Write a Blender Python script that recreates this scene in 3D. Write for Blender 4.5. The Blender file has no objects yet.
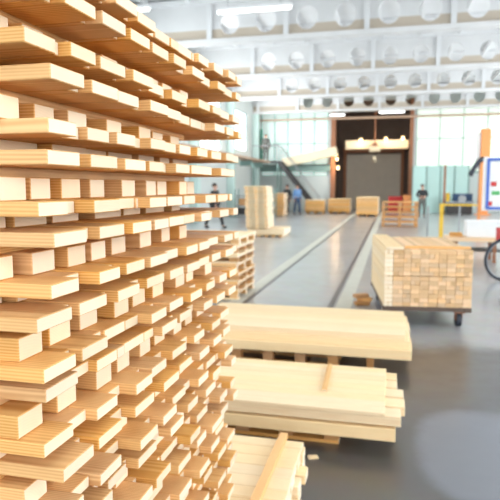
import bpy, bmesh, math, random
from mathutils import Vector, Matrix
PI = math.pi
rnd = random.Random(7)
sc = bpy.context.scene
COL = sc.collection

# ------------------------------------------------------------------ camera
F = 570.0
PITCH = math.atan(63 / F)
YAW = math.atan(142 / 573.5)
CH = 1.6
cam_d = bpy.data.cameras.new('camera'); cam = bpy.data.objects.new('camera', cam_d); COL.objects.link(cam)
cam.location = (0, 0, CH); cam.rotation_euler = (PI / 2 - PITCH, 0, YAW)
cam_d.sensor_width = 36; cam_d.lens = F / 500 * 36
cam_d.clip_start = 0.05; cam_d.clip_end = 200
cam_d.dof.use_dof = True; cam_d.dof.focus_distance = 1.05; cam_d.dof.aperture_fstop = 7.0
sc.camera = cam
RM = cam.rotation_euler.to_matrix()

def ray(px, py):
    return RM @ Vector(((px - 250) / F, (250 - py) / F, -1))
def gp(px, py, h=0.0):            # where the sight line meets height h
    d = ray(px, py); t = (h - CH) / d.z
    return Vector((d.x * t, d.y * t, h))
def yp(px, py, Y):                # where it meets the plane y = Y
    d = ray(px, py); t = Y / d.y
    return Vector((d.x * t, Y, CH + d.z * t))
def xp(px, py, X):
    d = ray(px, py); t = X / d.x
    return Vector((X, d.y * t, CH + d.z * t))

# ------------------------------------------------------------------ materials
def mat(name, col, rough=0.6, metal=0.0, noise=0.0, nscale=8.0, bump=0.0, emit=None, estr=0.0, spec=0.5):
    m = bpy.data.materials.new(name); m.use_nodes = True
    nt = m.node_tree; b = nt.nodes['Principled BSDF']
    b.inputs['Roughness'].default_value = rough; b.inputs['Metallic'].default_value = metal
    b.inputs['Specular IOR Level'].default_value = spec
    c = (*col, 1)
    tc = nt.nodes.new('ShaderNodeTexCoord'); n = nt.nodes.new('ShaderNodeTexNoise')
    n.inputs['Scale'].default_value = nscale; n.inputs['Detail'].default_value = 5
    nt.links.new(tc.outputs['Object'], n.inputs['Vector'])
    mx = nt.nodes.new('ShaderNodeMix'); mx.data_type = 'RGBA'
    k = noise
    mx.inputs[6].default_value = tuple(max(0, x * (1 - k)) for x in col) + (1,)
    mx.inputs[7].default_value = tuple(min(1, x * (1 + k)) for x in col) + (1,)
    nt.links.new(n.outputs['Fac'], mx.inputs[0]); nt.links.new(mx.outputs[2], b.inputs['Base Color'])
    if bump:
        bp = nt.nodes.new('ShaderNodeBump'); bp.inputs['Strength'].default_value = bump
        nt.links.new(n.outputs['Fac'], bp.inputs['Height']); nt.links.new(bp.outputs['Normal'], b.inputs['Normal'])
    if emit:
        b.inputs['Emission Color'].default_value = (*emit, 1); b.inputs['Emission Strength'].default_value = estr
    return m

def wood(name, light, dark, scale=1.0, rough=0.62, vary=0.25, end=None):
    """sawn pine: growth rings around the board's long (local x) axis"""
    m = bpy.data.materials.new(name); m.use_nodes = True
    nt = m.node_tree; L = nt.links; b = nt.nodes['Principled BSDF']
    b.inputs['Roughness'].default_value = rough; b.inputs['Specular IOR Level'].default_value = 0.25
    tc = nt.nodes.new('ShaderNodeTexCoord'); oi = nt.nodes.new('ShaderNodeObjectInfo')
    off = nt.nodes.new('ShaderNodeVectorMath'); off.operation = 'MULTIPLY_ADD'
    comb = nt.nodes.new('ShaderNodeCombineXYZ')
    mm = nt.nodes.new('ShaderNodeMath'); mm.operation = 'MULTIPLY'; mm.inputs[1].default_value = 7.31
    fr = nt.nodes.new('ShaderNodeMath'); fr.operation = 'FRACT'
    L.new(oi.outputs['Random'], mm.inputs[0]); L.new(mm.outputs[0], fr.inputs[0])
    L.new(oi.outputs['Random'], comb.inputs[0]); L.new(fr.outputs[0], comb.inputs[1]); L.new(oi.outputs['Random'], comb.inputs[2])
    off.inputs[1].default_value = (3.0, 0.12, 0.16)
    L.new(comb.outputs[0], off.inputs[0]); L.new(tc.outputs['Object'], off.inputs[2])
    mp = nt.nodes.new('ShaderNodeMapping'); mp.inputs['Scale'].default_value = (0.10 * scale, 1.0 * scale, 1.0 * scale)
    L.new(off.outputs[0], mp.inputs['Vector'])
    wv = nt.nodes.new('ShaderNodeTexWave'); wv.wave_type = 'RINGS'; wv.rings_direction = 'X'
    wv.inputs['Scale'].default_value = 62; wv.inputs['Distortion'].default_value = 3.6
    wv.inputs['Detail'].default_value = 3; wv.inputs['Detail Scale'].default_value = 0.5
    L.new(mp.outputs[0], wv.inputs['Vector'])
    ns = nt.nodes.new('ShaderNodeTexNoise'); ns.inputs['Scale'].default_value = 30; ns.inputs['Detail'].default_value = 4
    L.new(mp.outputs[0], ns.inputs['Vector'])
    add = nt.nodes.new('ShaderNodeMath'); add.operation = 'MULTIPLY'
    L.new(wv.outputs['Fac'], add.inputs[0]); L.new(ns.outputs['Fac'], add.inputs[1])
    mx = nt.nodes.new('ShaderNodeMix'); mx.data_type = 'RGBA'
    mx.inputs[6].default_value = (*light, 1); mx.inputs[7].default_value = (*dark, 1)
    L.new(add.outputs[0], mx.inputs[0])
    hsv = nt.nodes.new('ShaderNodeHueSaturation')
    mr = nt.nodes.new('ShaderNodeMapRange'); mr.inputs[3].default_value = 1 - vary * .5; mr.inputs[4].default_value = 1 + vary * .25
    L.new(fr.outputs[0], mr.inputs[0]); L.new(mr.outputs[0], hsv.inputs['Value'])
    mr2 = nt.nodes.new('ShaderNodeMapRange'); mr2.inputs[3].default_value = .95; mr2.inputs[4].default_value = 1.17
    L.new(oi.outputs['Random'], mr2.inputs[0]); L.new(mr2.outputs[0], hsv.inputs['Saturation'])
    colout = mx.outputs[2]
    if end:      # the sawn end grain is paler than the long faces
        sp = nt.nodes.new('ShaderNodeSeparateXYZ'); L.new(tc.outputs['Normal'], sp.inputs[0])
        ab = nt.nodes.new('ShaderNodeMath'); ab.operation = 'ABSOLUTE'; L.new(sp.outputs[0], ab.inputs[0])
        gt = nt.nodes.new('ShaderNodeMath'); gt.operation = 'GREATER_THAN'; gt.inputs[1].default_value = .8; L.new(ab.outputs[0], gt.inputs[0])
        sc_ = nt.nodes.new('ShaderNodeMath'); sc_.operation = 'MULTIPLY'; sc_.inputs[1].default_value = .85; L.new(gt.outputs[0], sc_.inputs[0])
        m2 = nt.nodes.new('ShaderNodeMix'); m2.data_type = 'RGBA'; m2.inputs[7].default_value = (*end, 1)
        L.new(sc_.outputs[0], m2.inputs[0]); L.new(mx.outputs[2], m2.inputs[6]); colout = m2.outputs[2]
    L.new(colout, hsv.inputs['Color']); L.new(hsv.outputs[0], b.inputs['Base Color'])
    return m

M = {}
M['pine'] = wood('pine', (0.86, 0.53, 0.245), (0.60, 0.265, 0.08), end=(.90, .755, .57))
M['pine_pale'] = wood('pine_pale', (0.91, 0.725, 0.48), (0.80, 0.54, 0.29), vary=.10, end=(.92, .80, .64))
M['pine_end'] = wood('pine_end', (0.84, 0.60, 0.38), (0.66, 0.40, 0.22), scale=1.3, vary=.45)
M['pine_brown'] = wood('pine_brown', (0.60, 0.34, 0.17), (0.38, 0.19, 0.09), vary=.3)
M['white_concrete'] = mat('white_concrete', (0.66, 0.67, 0.68), .8, noise=.08, nscale=1.2)
M['beam_concrete'] = mat('beam_concrete', (0.64, 0.64, 0.64), .8, noise=.10, nscale=1.5)
def banded():
    m = mat('banded_beam', (0.64, 0.645, 0.65), .8, noise=.10, nscale=1.5); nt = m.node_tree; L = nt.links; b = nt.nodes['Principled BSDF']
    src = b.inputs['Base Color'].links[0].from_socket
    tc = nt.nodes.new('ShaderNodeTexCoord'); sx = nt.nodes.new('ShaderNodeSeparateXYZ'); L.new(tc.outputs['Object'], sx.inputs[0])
    lt = nt.nodes.new('ShaderNodeMath'); lt.operation = 'LESS_THAN'; lt.inputs[1].default_value = .46; L.new(sx.outputs[2], lt.inputs[0])  # web turns beige below this height
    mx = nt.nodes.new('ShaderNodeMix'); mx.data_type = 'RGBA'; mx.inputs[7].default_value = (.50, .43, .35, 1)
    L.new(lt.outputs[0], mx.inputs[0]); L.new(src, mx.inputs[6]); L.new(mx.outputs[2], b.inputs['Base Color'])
    return m
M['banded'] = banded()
M['wall_white'] = mat('wall_white', (0.60, 0.65, 0.64), .8, noise=.10, nscale=.7)
M['wall_green'] = mat('wall_green', (0.55, 0.70, 0.66), .7, noise=.10, nscale=.8)
M['green_metal'] = mat('green_metal', (0.22, 0.34, 0.31), .5, noise=.1)
M['green_door'] = mat('green_door', (0.03, 0.22, 0.15), .5, noise=.1)
M['dark_steel'] = mat('dark_steel', (0.05, 0.045, 0.045), .5, .3, noise=.3)
M['grey_steel'] = mat('grey_steel', (0.33, 0.34, 0.35), .4, .6, noise=.15)
M['dark_brown'] = mat('dark_brown', (0.13, 0.09, 0.07), .8, noise=.35, nscale=1.0)
M['brown_paint'] = mat('brown_paint', (0.33, 0.14, 0.07), .6, noise=.2)
M['tan_pipe'] = mat('tan_pipe', (0.52, 0.36, 0.26), .6, noise=.15)
M['cream_paint'] = mat('cream_paint', (0.78, 0.66, 0.46), .5, noise=.05)
M['roller'] = mat('roller', (0.72, 0.67, 0.58), .6, noise=.1, nscale=2)
M['yellow'] = mat('yellow', (0.80, 0.50, 0.04), .45, noise=.08)
M['orange'] = mat('orange', (0.72, 0.27, 0.08), .45, noise=.08)
M['white_paint'] = mat('white_paint', (0.82, 0.83, 0.84), .4, noise=.03)
M['blue'] = mat('blue', (0.05, 0.14, 0.55), .4, noise=.05)
M['red'] = mat('red', (0.55, 0.03, 0.03), .5, noise=.1)
M['green'] = mat('green', (0.1, 0.45, 0.15), .6)
M['rubber'] = mat('rubber', (0.025, 0.03, 0.045), .55, noise=.2)
M['skin'] = mat('skin', (0.62, 0.36, 0.26), .55, noise=.05)
M['hair'] = mat('hair', (0.03, 0.02, 0.015), .7, noise=.3)
M['black_cloth'] = mat('black_cloth', (0.035, 0.037, 0.04), .9, noise=.3, nscale=20)
M['navy_cloth'] = mat('navy_cloth', (0.05, 0.09, 0.17), .9, noise=.3, nscale=20)
M['blue_cloth'] = mat('blue_cloth', (0.16, 0.30, 0.55), .9, noise=.2, nscale=20)
M['grey_cloth'] = mat('grey_cloth', (0.12, 0.12, 0.11), .9, noise=.2, nscale=20)
M['paper'] = mat('paper', (0.85, 0.85, 0.82), .8, noise=.03)
M['tube'] = mat('tube', (.9, .9, .9), .4, emit=(1, .98, .94), estr=6)
M['warm_bulb'] = mat('warm_bulb', (.9, .8, .6), .4, emit=(1, .72, .38), estr=7)
M['teal_panel'] = mat('teal_panel', (0.50, 0.72, 0.68), .5, noise=.08, nscale=1)
M['track_strip'] = mat('track_strip', (0.56, 0.55, 0.47), .5, noise=.12, nscale=3)
M['rail_steel'] = mat('rail_steel', (0.16, 0.15, 0.15), .4, .6, noise=.3)

def floor_mat():
    m = bpy.data.materials.new('polished_concrete'); m.use_nodes = True
    nt = m.node_tree; L = nt.links; b = nt.nodes['Principled BSDF']
    tc = nt.nodes.new('ShaderNodeTexCoord')
    n1 = nt.nodes.new('ShaderNodeTexNoise'); n1.inputs['Scale'].default_value = .55; n1.inputs['Detail'].default_value = 7; n1.inputs['Roughness'].default_value = .65
    n2 = nt.nodes.new('ShaderNodeTexNoise'); n2.inputs['Scale'].default_value = 6; n2.inputs['Detail'].default_value = 8
    L.new(tc.outputs['Object'], n1.inputs['Vector']); L.new(tc.outputs['Object'], n2.inputs['Vector'])
    cr = nt.nodes.new('ShaderNodeValToRGB')
    cr.color_ramp.elements[0].position = .3; cr.color_ramp.elements[0].color = (.33, .33, .33, 1)
    cr.color_ramp.elements[1].position = .72; cr.color_ramp.elements[1].color = (.50, .505, .52, 1)
    L.new(n1.outputs['Fac'], cr.inputs[0])
    mx = nt.nodes.new('ShaderNodeMix'); mx.data_type = 'RGBA'; mx.blend_type = 'MULTIPLY'; mx.inputs[0].default_value = .35
    L.new(cr.outputs[0], mx.inputs[6]); L.new(n2.outputs['Color'], mx.inputs[7])
    # foreground shade painted into the colour, plus a window reflection as blue-grey patch
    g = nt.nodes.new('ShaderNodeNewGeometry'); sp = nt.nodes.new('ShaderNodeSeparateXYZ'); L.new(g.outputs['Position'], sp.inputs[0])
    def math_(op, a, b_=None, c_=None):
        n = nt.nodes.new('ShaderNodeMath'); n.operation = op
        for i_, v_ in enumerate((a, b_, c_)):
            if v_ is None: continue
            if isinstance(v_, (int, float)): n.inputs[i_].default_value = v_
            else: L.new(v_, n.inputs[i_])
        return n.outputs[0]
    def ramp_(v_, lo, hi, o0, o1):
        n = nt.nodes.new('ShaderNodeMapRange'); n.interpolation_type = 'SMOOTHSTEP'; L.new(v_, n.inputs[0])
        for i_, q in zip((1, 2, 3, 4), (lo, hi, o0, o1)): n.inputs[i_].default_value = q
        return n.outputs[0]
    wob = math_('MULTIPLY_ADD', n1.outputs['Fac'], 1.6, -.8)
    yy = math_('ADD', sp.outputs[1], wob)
    worn = ramp_(yy, 5.5, 6.2, 1.0, 0.0)  # mask of the painted foreground shade, not real wear
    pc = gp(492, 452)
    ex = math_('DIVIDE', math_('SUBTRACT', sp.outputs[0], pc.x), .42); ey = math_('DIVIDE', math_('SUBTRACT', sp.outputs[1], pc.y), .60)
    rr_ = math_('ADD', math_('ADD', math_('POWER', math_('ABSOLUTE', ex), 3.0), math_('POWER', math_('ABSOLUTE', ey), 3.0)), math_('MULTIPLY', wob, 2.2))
    patch = ramp_(rr_, .5, 1.5, 1.0, 0.0)  # window reflection painted as colour
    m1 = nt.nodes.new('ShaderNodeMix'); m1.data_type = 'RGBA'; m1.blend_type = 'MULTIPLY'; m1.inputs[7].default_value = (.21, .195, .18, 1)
    L.new(worn, m1.inputs[0]); L.new(mx.outputs[2], m1.inputs[6])  # mixes in the painted foreground shade
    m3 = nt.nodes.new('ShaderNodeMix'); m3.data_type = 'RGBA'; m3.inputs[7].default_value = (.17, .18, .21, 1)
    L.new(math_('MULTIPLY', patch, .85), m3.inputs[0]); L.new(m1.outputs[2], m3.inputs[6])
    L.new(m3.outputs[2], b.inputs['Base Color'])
    mr = nt.nodes.new('ShaderNodeMapRange'); mr.inputs[3].default_value = .24; mr.inputs[4].default_value = .42
    L.new(n2.outputs['Fac'], mr.inputs[0]); L.new(mr.outputs[0], b.inputs['Roughness'])
    b.inputs['Specular IOR Level'].default_value = .8
    b.inputs['IOR'].default_value = 1.6
    b.inputs['Coat Weight'].default_value = .5; b.inputs['Coat Roughness'].default_value = .22
    return m
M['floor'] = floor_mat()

def glazing(name, c1, c2, strength):
    """daylit frosted glazing: uneven daylight behind"""
    m = bpy.data.materials.new(name); m.use_nodes = True
    nt = m.node_tree; L = nt.links; b = nt.nodes['Principled BSDF']
    b.inputs['Base Color'].default_value = (*c1, 1); b.inputs['Roughness'].default_value = .35
    tc = nt.nodes.new('ShaderNodeTexCoord'); n = nt.nodes.new('ShaderNodeTexNoise'); n.inputs['Scale'].default_value = .5
    L.new(tc.outputs['Object'], n.inputs['Vector'])
    cr = nt.nodes.new('ShaderNodeValToRGB'); cr.color_ramp.elements[0].position = .35; cr.color_ramp.elements[1].position = .65
    cr.color_ramp.elements[0].color = (*c1, 1); cr.color_ramp.elements[1].color = (*c2, 1)
    L.new(n.outputs['Fac'], cr.inputs[0]); L.new(cr.outputs[0], b.inputs['Emission Color'])
    b.inputs['Emission Strength'].default_value = strength
    return m
M['glass_green'] = glazing('glass_green', (.60, .74, .70), (.78, .92, .86), .72)
M['glass_cream'] = glazing('glass_cream', (.74, .84, .74), (.92, .96, .86), .80)
M['glass_white'] = glazing('glass_white', (.85, .93, 1.0), (1, 1, 1), 4.0)

# ------------------------------------------------------------------ helpers
def tag(o, label=None, cat=None, group=None, kind=None):
    if label: o['label'] = label
    if cat: o['category'] = cat
    if group: o['group'] = group
    if kind: o['kind'] = kind
    return o
def empty(name, loc, rz=0.0, **k):
    o = bpy.data.objects.new(name, None); COL.objects.link(o); o.location = loc; o.rotation_euler.z = rz
    o.empty_display_size = .1
    return tag(o, **k)
def link(name, me, m, parent=None, loc=(0, 0, 0), rot=(0, 0, 0), **k):
    if m is not None and not me.materials: me.materials.append(m)
    o = bpy.data.objects.new(name, me); COL.objects.link(o)
    if parent: o.parent = parent
    o.location = loc; o.rotation_euler = rot
    return tag(o, **k)
_cache = {}
def box_me(sx, sy, sz, m, bev=0.0015):
    key = (round(sx, 4), round(sy, 4), round(sz, 4), m.name, bev)
    if key in _cache: return _cache[key]
    bm = bmesh.new(); bmesh.ops.create_cube(bm, size=1)
    bmesh.ops.scale(bm, vec=(sx, sy, sz), verts=bm.verts)
    bv = min(bev, min(sx, sy, sz) * .2)
    if bv > 0: bmesh.ops.bevel(bm, geom=list(bm.edges), offset=bv, segments=1, affect='EDGES')
    me = bpy.data.meshes.new('board'); bm.to_mesh(me); bm.free(); me.materials.append(m)
    _cache[key] = me; return me
def box(name, c, s, m, parent=None, rot=(0, 0, 0), bev=.0015, **k):
    """box centred on c, its size s"""
    return link(name, box_me(*s, m, bev), None, parent, c, rot, **k)
class MB:
    def __init__(s): s.bm = bmesh.new()
    def box(s, c, d, rot=None, bev=0):
        r = bmesh.ops.create_cube(s.bm, size=1); vs = r['verts']
        mt = Matrix.Translation(c) @ (rot.to_4x4() if rot else Matrix()) @ Matrix.Diagonal((*d, 1))
        bmesh.ops.transform(s.bm, matrix=mt, verts=vs); return s
    def tube(s, a, b, r, r2=None, n=10):
        a = Vector(a); b = Vector(b); d = b - a
        q = d.to_track_quat('Z', 'Y').to_matrix().to_4x4()
        bmesh.ops.create_cone(s.bm, cap_ends=True, segments=n, radius1=r, radius2=r if r2 is None else r2, depth=d.length,
                              matrix=Matrix.Translation((a + b) / 2) @ q); return s
    def path(s, pts, r, n=8):
        for a, b in zip(pts, pts[1:]): s.tube(a, b, r, n=n)
        for p in pts[1:-1]: s.ball(p, r)
        return s
    def ball(s, c, r, sc=(1, 1, 1)):
        bmesh.ops.create_uvsphere(s.bm, u_segments=12, v_segments=8, radius=r,
                                  matrix=Matrix.Translation(c) @ Matrix.Diagonal((*sc, 1))); return s
    def torus(s, c, R, r, axis='X', n=36, k=8, a0=0, a1=2 * PI):
        full = abs(a1 - a0 - 2 * PI) < 1e-6; rings = []
        for i in range(n + (0 if full else 1)):
            t = a0 + (a1 - a0) * i / n; ring = []
            for j in range(k):
                u = 2 * PI * j / k; q = R + r * math.cos(u); w = r * math.sin(u)
                if axis == 'X': p = (w, q * math.cos(t), q * math.sin(t))
                elif axis == 'Y': p = (q * math.cos(t), w, q * math.sin(t))
                else: p = (q * math.cos(t), q * math.sin(t), w)
                ring.append(s.bm.verts.new(Vector(c) + Vector(p)))
            rings.append(ring)
        for i in range(len(rings) if full else len(rings) - 1):
            A = rings[i]; B = rings[(i + 1) % len(rings)]
            for j in range(k): s.bm.faces.new((A[j], A[(j + 1) % k], B[(j + 1) % k], B[j]))
        return s
    def build(s, name, m, parent=None, smooth=False, **k):
        bmesh.ops.recalc_face_normals(s.bm, faces=s.bm.faces)
        me = bpy.data.meshes.new(name); s.bm.to_mesh(me); s.bm.free()
        if smooth:
            for p in me.polygons: p.use_smooth = True
        return link(name, me, m, parent, **k)
def ordinal(n):
    return ['', 'first', 'second', 'third', 'fourth', 'fifth', 'sixth', 'seventh', 'eighth', 'ninth', 'tenth', 'eleventh', 'twelfth', 'thirteenth',
            'fourteenth', 'fifteenth', 'sixteenth', 'seventeenth', 'eighteenth', 'nineteenth', 'twentieth'][n]
def S(o): o['kind'] = 'structure'; return o

# ------------------------------------------------------------------ the hall
XL, XR, YB, YF, ZC = -8.85, 9.3, 38.0, -9.0, 7.75
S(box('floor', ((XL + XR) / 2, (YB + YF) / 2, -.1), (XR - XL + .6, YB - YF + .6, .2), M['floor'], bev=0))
roof = S(box('ceiling', ((XL + XR) / 2, (YB + YF) / 2, ZC + .1), (XR - XL + .6, YB - YF + .6, .2), M['white_concrete'], bev=0))
# ribs of the roof slabs, running along the hall
mb = MB()
for i in range(13):
    mb.box((XL + .75 + i * 1.5, (YB + YF) / 2, ZC - .09), (.13, YB - YF, .18))
for y in range(-8, 38, 3):
    mb.box(((XL + XR) / 2, y + .3, ZC - .05), (XR - XL, .09, .10))
S(mb.build('trim_1', M['white_concrete']))

# walls with window openings
def wall_with_openings(name, axis, pos, a0, a1, z1, holes, th, m):
    """one mesh: strips around rectangular openings; holes = (a0, a1, z0, z1) all of one band"""
    mb = MB()
    def put(p0, p1, q0, q1):
        if p1 - p0 < 1e-4 or q1 - q0 < 1e-4: return
        if axis == 'X': mb.box((pos, (p0 + p1) / 2, (q0 + q1) / 2), (th, p1 - p0, q1 - q0))
        else: mb.box(((p0 + p1) / 2, pos, (q0 + q1) / 2), (p1 - p0, th, q1 - q0))
    cur = a0
    for h in sorted(holes):
        put(cur, h[0], 0, z1); put(h[0], h[1], 0, h[2]); put(h[0], h[1], h[3], z1); cur = h[1]
    put(cur, a1, 0, z1)
    return S(mb.build(name, m))
win_n = [0]
def window(axis, pos, a0, a1, z0, z1, pane_m, frame_m=None, nx=4, nz=3, bar=.06, depth=.10):
    win_n[0] += 1
    frame_m = frame_m or M['green_metal']
    root = empty('window_%d' % win_n[0], (pos, (a0 + a1) / 2, z0) if axis == 'X' else ((a0 + a1) / 2, pos, z0), kind='structure')
    w = a1 - a0; h = z1 - z0; fr = MB(); pn = MB()
    def put(b, u, v, du, dv, t):
        if axis == 'X': b.box((0, u, v), (t, du, dv))
        else: b.box((u, 0, v), (du, t, dv))
    for i in range(nx + 1): put(fr, -w / 2 + w * i / nx, h / 2, bar, h, depth)
    for j in range(nz + 1): put(fr, 0, h * j / nz, w, bar, depth * .9)
    put(pn, 0, h / 2, w - .02, h - .02, .02)
    fr.build('window_frame', frame_m, root); pn.build('pane', pane_m, root)
    return root
# right wall: a long band of windows (the daylight that falls on the stack)
hr = [(y, y + 4.6, 1.4, 6.0) for y in (-8, -2.6, 2.8, 8.2, 13.6, 19, 24.4, 29.8)]
wall_with_openings('wall_right', 'X', XR + .15, YF, YB, ZC, hr, .3, M['wall_white'])
for h in hr: window('X', XR + .12, *h, M['glass_white'], nx=5, nz=4)
# left wall
hl = [(y, y + 3.4, 2.9, 6.1) for y in (2.0, 8.0, 14.0, 20.0, 26.0)] + [(31.2, 35.0, 3.8, 6.1)]
wall_with_openings('wall_left', 'X', XL - .15, YF, YB, ZC, hl, .3, M['wall_white'])
for h in hl: window('X', XL - .12, *h, M['glass_white'], nx=4, nz=3)
# wall behind the camera
hb = [(x, x + 3.4, 1.4, 6.2) for x in (-8, -3.8, .4, 4.6)]
wall_with_openings('wall_rear', 'Y', YF - .15, XL, XR, ZC, hb, .3, M['wall_white'])
for h in hb: window('Y', YF - .12, *h, M['glass_white'], nx=4, nz=4)
# end wall: pale green glazing left and right of the dark gateway
gx0 = yp(331, 180, YB).x; gx1 = yp(412, 180, YB).x
GT = 6.9
GTT = yp(370, 100, YB).z
he = [(XL + .25, gx0 - .25, 2.35, GT - .35), (gx0, gx1, 0.0, GTT), (gx1 + .2, XR - .9, 2.6, GT - .25)]
wall_with_openings('wall_back', 'Y', YB + .15, XL, XR, ZC, he, .3, M['wall_white'])
window('Y', YB + .08, he[0][0], he[0][1], he[0][2], he[0][3], M['glass_green'], nx=5, nz=2, bar=.05)
window('Y', YB + .08, he[2][0], he[2][1], he[2][2], he[2][3], M['glass_cream'], nx=5, nz=2, bar=.05)
# gateway recess, dark inside
D2 = YB + 5.0
GT = GTT
mb = MB()
mb.box((gx0 - .1, (YB + D2) / 2 + .15, GT / 2), (.2, D2 - YB - .3, GT)).box((gx1 + .1, (YB + D2) / 2 + .15, GT / 2), (.2, D2 - YB - .3, GT))
mb.box(((gx0 + gx1) / 2, (YB + D2) / 2 + .15, GT + .1), (gx1 - gx0 + .4, D2 - YB - .3, .2)).box(((gx0 + gx1) / 2, D2 + .1, GT / 2), (gx1 - gx0 + .4, .2, GT))
S(mb.build('wall_gateway', M['dark_brown']))
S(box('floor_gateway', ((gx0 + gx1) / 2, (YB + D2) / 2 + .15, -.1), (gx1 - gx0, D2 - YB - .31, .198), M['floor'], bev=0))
# roller door with its frame
a = yp(347, 153, D2 - .1); b = yp(401, 153, D2 - .1)
dr = empty('door_1', ((a.x + b.x) / 2, D2 - .06, 0), kind='structure')
dw = b.x - a.x; dh = a.z; mb = MB()
for i in range(26): mb.tube((-dw / 2, 0, .08 + i * (dh - .1) / 26), (dw / 2, 0, .08 + i * (dh - .1) / 26), (dh / 26) * .52, n=8)
mb.build('shutter', M['roller'], dr)
MB().box((-dw / 2 - .12, -.05, dh / 2), (.2, .2, dh)).box((dw / 2 + .12, -.05, dh / 2), (.2, .2, dh)).box((0, -.05, dh + .18), (dw + .5, .35, .36)).build('door_frame', M['brown_paint'], dr)
# jambs of the gateway
S(MB().box((gx0 + .12, YB - .05, GT / 2), (.3, .3, GT)).box((gx1 - .1, YB - .05, GT / 2), (.22, .3, GT)).build('trim_2', M['brown_paint']))
# lower green wall band on the right of the gateway and dark line
S(box('trim_3', ((gx1 + XR) / 2, YB - .03, 2.5), (XR - gx1 - .4, .06, .08), M['green_metal'], bev=0))

# perforated roof beams
POSTS = [-8.5, -5.95, -3.4, -.88, 1.65, 4.2, 6.7, 9.0]
def beam_web():
    cu = bpy.data.curves.new('web', 'CURVE'); cu.dimensions = '2D'; cu.fill_mode = 'BOTH'; cu.extrude = .05
    def spl(pts):
        s = cu.splines.new('POLY'); s.points.add(len(pts) - 1); s.use_cyclic_u = True
        for p, q in zip(s.points, pts): p.co = (q[0], q[1], 0, 1)
    spl([(XL, 0), (XR, 0), (XR, 1.3), (XL, 1.3)])
    for a, b in zip(POSTS[1:-2], POSTS[2:-1]):
        c = (a + b) / 2
        for s_ in (-.6, .6):
            spl([(c + s_ + .33 * math.cos(t * PI / 12), .64 + .37 * math.sin(t * PI / 12)) for t in range(24)])
    o = bpy.data.objects.new('tmp', cu); COL.objects.link(o)
    dg = bpy.context.evaluated_depsgraph_get(); me = bpy.data.meshes.new_from_object(o.evaluated_get(dg))
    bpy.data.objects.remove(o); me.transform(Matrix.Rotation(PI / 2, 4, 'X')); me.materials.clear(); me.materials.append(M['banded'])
    return me
web_me = beam_web()
fl_me = None
BEAM_Y = [0.6, 6.6, 12.6, 18.6, 24.6, 30.6, 36.6]
BZ = 6.28
beams = [y for y in BEAM_Y]
protos = None
for y in beams:
    r = empty('roof_beam', (0, y, BZ), kind='structure')
    if protos is None:
        protos = []
        protos.append(link('web', web_me, None, r))
        protos.append(box('bottom_flange', ((XL + XR) / 2, 0, .06), (XR - XL, .42, .14), M['beam_concrete'], r))
        protos.append(box('top_flange', ((XL + XR) / 2, 0, 1.33), (XR - XL, .5, .16), M['white_concrete'], r))
        for px in POSTS: protos.append(box('rib', (px, 0, .68), (.16, .34, 1.18), M['white_concrete'], r))
    else:
        for p in protos:
            c = p.copy(); c.parent = r; COL.objects.link(c)
# columns along the left and right wall at every beam
for y in beams:
    for x in (XL + .2, XR - .2):
        c = box('hall_column', (x, y, BZ / 2), (.4, .45, BZ), M['wall_green'], bev=.02); S(c)
# green corner drain pipes and the thin reddish pipe across the back
p0 = yp(247, 121, 37.2); p1 = yp(500, 125, 37.2)
MB().tube((XL + .05, 37.2, p0.z), (XR - .05, 37.2, p0.z), .07).build('ceiling_pipe', M['tan_pipe'], label='long thin brownish pipe running across the end wall high above the gateway', cat='pipe')
q = yp(258, 120, 37.4)
MB().tube((q.x, 37.4, 0), (q.x, 37.4, 6.0), .09).build('drain_pipe', M['green_metal'], label='dark green vertical pipe in the far left corner of the hall', cat='pipe')

# ------------------------------------------------------------------ tracks set in the floor
def strip(name, X, w, y0, y1, z, m):
    return S(box(name, (X, (y0 + y1) / 2, z), (w, y1 - y0, .006), m, bev=0))
RA = gp(289, 263).x; RB = gp(352, 272).x
strip('trim_4', RA, .20, 5.0, 37.5, .003, M['track_strip']); strip('trim_5', RB + .1, .20, 5.0, 37.5, .003, M['track_strip'])
strip('trim_6', RA + .13, .05, 5.0, 37.5, .0035, M['rail_steel']); strip('trim_7', RB - .07, .07, 5.0, 37.5, .0035, M['rail_steel'])

# ------------------------------------------------------------------ the big pallet stack
SX, SY = -0.530, 0.775        # corner nearest to the camera
YE = 1.70
PLX = 0.84
def pallet_layer(root, nm, z, th, lead, poke, r, YE):
    y = SY + lead
    while y < YE - .02:
        w = r.choice((.084, .090, .096, .102))
        if y + w > YE + .03: w = .06
        over = r.uniform(-.006, .014)
        if r.random() < .15: over -= .022
        L = PLX + (0.02 if r.random() < .5 else 0)
        box(nm, (SX + over - L / 2, y + w / 2, z + th / 2), (L, w, th), M['pine'], root, rot=(0, 0, r.uniform(-.006, .006)))
        y += w + .0012
        if y < YE - .02:
            w = r.choice((.012, .018, .022, .034, .055)) if z > 1.3 else r.choice((.02, .034, .055, .065)); over = r.uniform(-.034, -.016) if z > 1.3 else r.uniform(-.045, -.022)
            box(nm, (SX + over - PLX / 2, y + w / 2, z + th / 2 - .0006), (PLX, w, th - .0012), M['pine'], root)
            y += w + .0012
KS = list(range(-8, 7))
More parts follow.
